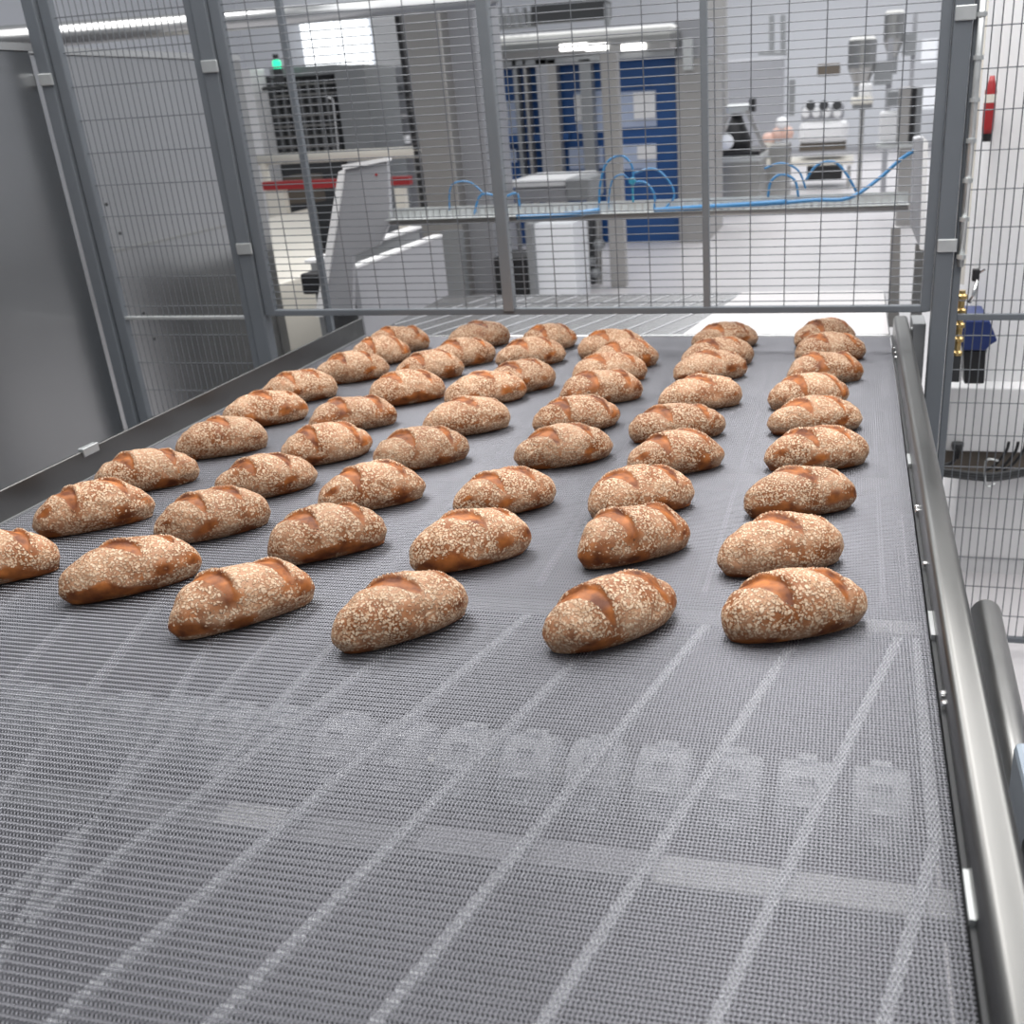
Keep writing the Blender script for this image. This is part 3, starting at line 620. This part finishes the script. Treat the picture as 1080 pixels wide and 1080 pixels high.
for k in range(3):
    c = atY(855 + k * 14, 111, 18.1); MB().lathe(tuple(c), [(.09, -.10), (.09, 0)], 12, 'y').build('knob', M['dark'], kn)
for k in range(4):
    c = atY(850 + k * 11, 119, 18.1); MB().lathe(tuple(c), [(.07, -.10), (.09, 0)], 12, 'y').build('dial', M['white'], kn)
P((851, 175, 888, 190), 18.3, .9, 'dark', kn, 'drawer'); P((803, 175, 808, 205), 18.0, .1, 'steel', kn, 'leg', z0=0); P((893, 175, 897, 205), 18.0, .1, 'steel', kn, 'leg', z0=0)
P((832, 84, 838, 122), 18.4, .2, 'mgrey', kn, 'back_post')
sh_ = simple('wall_basket', (862, 67, 886, 80), 22., .5, 'brown', 'brown crate on the wall above the kneading machine', 'crate', .03)
def kettle(cx, y0, y1, Y, rx, label, grp='steel hoppers on the right'):
    t = thing('steel_hopper', tuple(atY(cx, y1 + 20, Y)), label, 'hopper', grp)
    A = atY(cx, y0, Y); B = atY(cx, y1, Y); r = abs(atY(cx + rx, y0, Y).x - A.x)
    MB().lathe((A.x, Y, B.z), [(r * .35, -.38), (r * .55, -.25), (r * .98, 0), (r, .03), (r, A.z - B.z), (r * .8, A.z - B.z + .05)], 26).build('drum', M['steel'], t, smooth=False)
    MB().lathe((A.x, Y, B.z), [(r * .5, -.62), (r * .5, -.30)], 14).build('neck', M['mgrey'], t)
    MB().box((A.x + r * .9, Y - .05, B.z - .3), (A.x + r * 2.2, Y + .05, B.z + .1)).build('arm', M['mgrey'], t)
    MB().box((A.x + r * 1.8, Y + .05, 0), (A.x + r * 2.2, Y + .2, A.z)).build('stand', M['lgrey'], t)
    return A, B
kettle(910, 42, 72, 17., 15, 'large steel hopper drum with cone bottom above a white scale'); kettle(944, 14, 42, 19., 11, 'smaller higher steel hopper drum at the upper right')
ws = thing('bench_scale', (3, 17, 0), 'white scale with yellow base line under the large hopper', 'scale')
P((906, 88, 920, 103), 15., .5, 'white', ws, 'body', .03); P((897, 103, 921, 110), 14.9, .7, 'cream', ws, 'platform', .02); P((899, 110, 920, 115), 14.95, .6, 'mgrey', ws, 'base'); P((906, 115, 911, 160), 15.1, .15, 'steel', ws, 'stand', z0=0)
cc = thing('control_cabinet', (3.4, 12, 0), 'grey control cabinet with black slot beside the gantry end plate', 'cabinet')
P((948, 92, 960, 152), 12., .6, 'pillar', cc, 'body', .01); P((960, 92, 965, 152), 11.98, .6, 'black', cc, 'slot'); P((965, 92, 972, 152), 12., .6, 'mgrey', cc, 'body', .01)
P((948, 152, 970, 215), 12.05, .5, 'pillar', cc, 'stand', z0=0); P((928, 118, 947, 149), 12., .5, 'white', cc, 'bin', .03); P((936, 96, 947, 112), 12., .4, 'mgrey', cc, 'screen', .01); P((925, 152, 970, 156), 11.95, .7, 'zinc', cc, 'shelf')
for y0, y1, lab in ((41, 66, 'upper white paper notice on the far wall at the gate edge'), (90, 115, 'lower white paper notice on the far wall at the gate edge')):
    a, b = pbox(972, y0, 988, y1, 22., .03); tag(MB().box(a, b).build('wall_notice', M['plastic'], loc=a), lab, 'notice', None)
wb = simple('white_board', (766, 62, 826, 132), 21., .5, 'lgrey', 'tall pale cabinet far back between the gate upright and the knobbed machine', 'cabinet', .03, z0=0)
hk = thing('wall_pipes', tuple(atY(820, 60, 20.)), 'pair of dark vertical handles on the far white wall', 'handles')
for x in (814, 826):
    MB().tube([atY(x, 16, 20.), atY(x, 54, 20.)], .055, 8).build('bar', M['mgrey'], hk)
MB().tube([atY(800, 56, 20.), atY(830, 56, 20.)], .04, 8).build('crossbar', M['mgrey'], hk)
simple('grey_partition', (744, -40, 765, 150), 16., .4, 'pillar', 'grey partition strip just right of the middle gate upright', 'partition', .02, z0=0)

# right hand side behind the floor-length fence
ec = thing('electrical_cabinet', (2.2, .5, 0), 'large pale grey electrical cabinet behind the right fence', 'cabinet')
MB().box((1.33, .50, .08), (2.9, 1.1, 2.75)).build('body', M['white'], ec, .01)
MB().box((1.33, .52, 0), (2.9, 1.1, .08)).build('plinth', M['white'], ec)
a = atY(1002, 405, .45); b = atY(1110, 474, .45); MB().box((a.x, .40, b.z), (b.x, .50, a.z)).build('terminal_box', M['white'], ec, .006)
a = atY(996, 474, .46); b = atY(1120, 500, .46); MB().box((a.x, .44, b.z), (b.x + .2, .499, a.z)).build('trunking', M['brown'], ec, .003)
a = atY(1026, 145, .48); b = atY(1034, 300, .48); MB().box((a.x - .01, .485, b.z), (a.x + .015, .50, a.z + .5)).build('door_edge', M['cream'], ec)
fe = thing('fire_extinguisher', tuple(atY(1042, 145, .42)), 'red extinguisher hanging at the upper right behind the fence', 'extinguisher')
A = atY(1044, 80, .42); B = atY(1041, 142, .42); hh = A.z - B.z
MB().lathe((B.x, .42, B.z), [(.018, 0), (.020, hh * .12), (.020, hh * .75), (.012, hh * .9), (.008, hh)], 18).build('cylinder', M['red'], fe, smooth=True)
MB().lathe((B.x, .42, B.z + hh * .55), [(.0205, 0), (.0205, hh * .14)], 18).build('label_band', M['cream'], fe); MB().lathe((B.x, .42, B.z - hh * .12), [(.014, 0), (.019, hh * .14)], 18).build('foot', M['black'], fe)
MB().box((B.x - .012, .44, B.z + .05), (B.x + .012, .50, B.z + .08)).build('bracket', M['black'], fe)
cn = thing('cable_connector', tuple(atY(1025, 405, .3)), 'navy blue plug connector hanging behind the right fence', 'connector')
prism_px([(1012, 338), (1044, 338), (1052, 360), (1045, 364), (1040, 370), (1016, 370), (1012, 360)], .22, .27).build('housing', M['navy'], cn, .006)
prism_px([(1016, 370), (1040, 370), (1038, 405), (1017, 405)], .23, .08).build('plug', M['black'], cn, .005)
MB().box(atY(1020, 345, .32), atY(1035, 360, .499)).build('mount', M['mgrey'], cn)
cg = thing('cable_gland', tuple(atY(1010, 470, .3)), 'black cable gland with looping cables under the white terminal box', 'cable')
c = atY(1010, 470, .38); MB().lathe(tuple(c), [(.012, -.022), (.02, -.016), (.024, .0), (.024, .012)], 14).build('gland', M['dark'], cg)
def cable(pts, r, Y, par, m='black'):
    Pp = [Vector(atY(x, y, Y)) for x, y in pts]; out = []
    for i in range(len(Pp) - 1):
        p0 = Pp[max(i - 1, 0)]; p1 = Pp[i]; p2 = Pp[i + 1]; p3 = Pp[min(i + 2, len(Pp) - 1)]
        for k in range(4):
            t = k / 4; out.append(.5 * ((2 * p1) + (p2 - p0) * t + (2 * p0 - 5 * p1 + 4 * p2 - p3) * t * t + (3 * p1 - p0 - 3 * p2 + p3) * t ** 3))
    out.append(Pp[-1]); return MB().tube(out, r, 8).build('cable', M[m], par, smooth=True)
cable([(1008, 474), (1006, 486), (998, 490), (985, 489)], .008, .36, cg); cable([(1012, 474), (1010, 484)], .007, .36, cg)
cb = ec
for dy, r in ((0, .008), (3, .007), (6, .007)): cable([(960, 492 + dy), (1000, 496 + dy), (1025, 499 + dy), (1050, 500 + dy), (1085, 494 + dy)], r, .30, cb, 'dark')
cable([(1053, 486), (1040, 486), (1040, 512), (1050, 510)], .004, .27, cb, 'zinc')
for x in (1064, 1074, 1082): cable([(x, 466), (x - 3, 476), (x - 14, 490), (x - 24, 496)], .006, .33, cb)
# handrail tube and drive unit beside the right rail
hr = thing('guide_tube', (1.2, -2, H - .4), 'thick polished steel tube with rounded end beside the right rail', 'tube')
p = Vector((1.195, -1.37, H - .345)); q = Vector((1.195, -3.7, H - .52)); d = (q - p).normalized()
MB().tube([p - d * .024, p - d * .020, p - d * .010, p, q], [.010, .020, .030, .034, .034], 24).build('tube', M['steel'], hr, smooth=True)
MB().box((1.05, -1.62, H - .40), (1.195, -1.58, H - .38)).build('bracket', M['steel'], hr)
du = thing('drive_unit', (1.2, -2.2, H - .3), 'pale blue drive cover with black hoses at the lower right edge', 'motor')
dx = 1.13
MB().box((dx, -2.36, H - .30), (dx + .25, -2.18, H - .14)).build('cover', M['pale'], du, .01)
MB().box((dx - .01, -2.62, H - .36), (dx + .24, -2.36, H - .17)).build('gearbox', M['dark'], du, .01)
MB().box((dx, -2.60, H - .165), (dx + .2, -2.52, H - .150)).build('pale_plate', M['pale'], du, .004)
MB().lathe((dx + .05, -2.42, H - .17), [(.028, 0), (.028, .02), (.012, .024)], 20).build('cap', M['pale'], du)
for k in range(4): MB().tube([(dx + .03 + k * .03, -2.50, H - .17), (dx + .035 + k * .03, -2.50, H - .12), (dx + .05 + k * .03, -2.56, H - .12), (dx + .06 + k * .03, -2.62, H - .2)], .009, 8).build('hose', M['black'], du, smooth=True)
MB().box((dx, -2.95, H - .36), (dx + .24, -2.64, H - .20)).build('cover', M['pale'], du, .01)
MB().tube([(dx + .01, -2.70, H - .19), (dx + .02, -2.80, H - .17), (dx + .03, -2.93, H - .19)], .009, 8).build('hose', M['white'], du, smooth=True)
MB().box((1.054, -2.5, H - .26), (dx, -2.4, H - .22)).build('mount', M['dark'], du)

hs = thing('unseen_dark_reflector', (4.6, 3, 0), 'unseen long low dark grey block added right of the fenced line for the steel sheet to reflect', 'machine')
MB().box((4.2, -4, .1), (5.0, 9, 1.45)).build('body', M['mgrey'], hs, .01)  # out of view, added so the left steel sheet reflects something dark low down
MB().box((4.25, -3.95, 0), (4.95, 8.95, .1)).build('plinth', M['dark'], hs)

# ------------------------------------------------------------------ light
w = bpy.data.worlds.new('hall_light'); sc.world = w; w.use_nodes = True
bg = w.node_tree.nodes['Background']; bg.inputs[0].default_value = (.93, .96, 1, 1); bg.inputs[1].default_value = .44
def area(name, loc, size, power, rot=(0, 0, 0), col=(1, 1, 1)):
    l = bpy.data.lights.new(name, 'AREA'); l.shape = 'RECTANGLE'; l.size, l.size_y = size; l.energy = power; l.color = col
    o = bpy.data.objects.new(name, l); C.objects.link(o); o.location = loc; o.rotation_euler = rot; return o
area('unseen_overhead_light', (.6, -1.0, 4.2), (1.2, 5), 130, col=(1, .98, .96))
area('unseen_overhead_light', (-1.4, .6, 4.2), (1.2, 5), 130, col=(1, .98, .96))
area('unseen_overhead_light', (2.6, -1.4, 4.2), (1.2, 5), 110, col=(1, .98, .96))  # unseen lamp added to brighten the front of the electrical cabinet
area('hall_lamps', (-2, 13, 6.2), (10, 10), 650); area('hall_lamps', (1, 22, 6.2), (10, 10), 650)
sc.view_settings.view_transform = 'Standard'; sc.view_settings.look = 'None'; sc.view_settings.gamma = 1
sc.view_settings.exposure = 0.0; sc.view_settings.use_curve_mapping = False
sc.cycles.use_denoising = True; sc.cycles.max_bounces = 8; sc.cycles.sample_clamp_indirect = 4
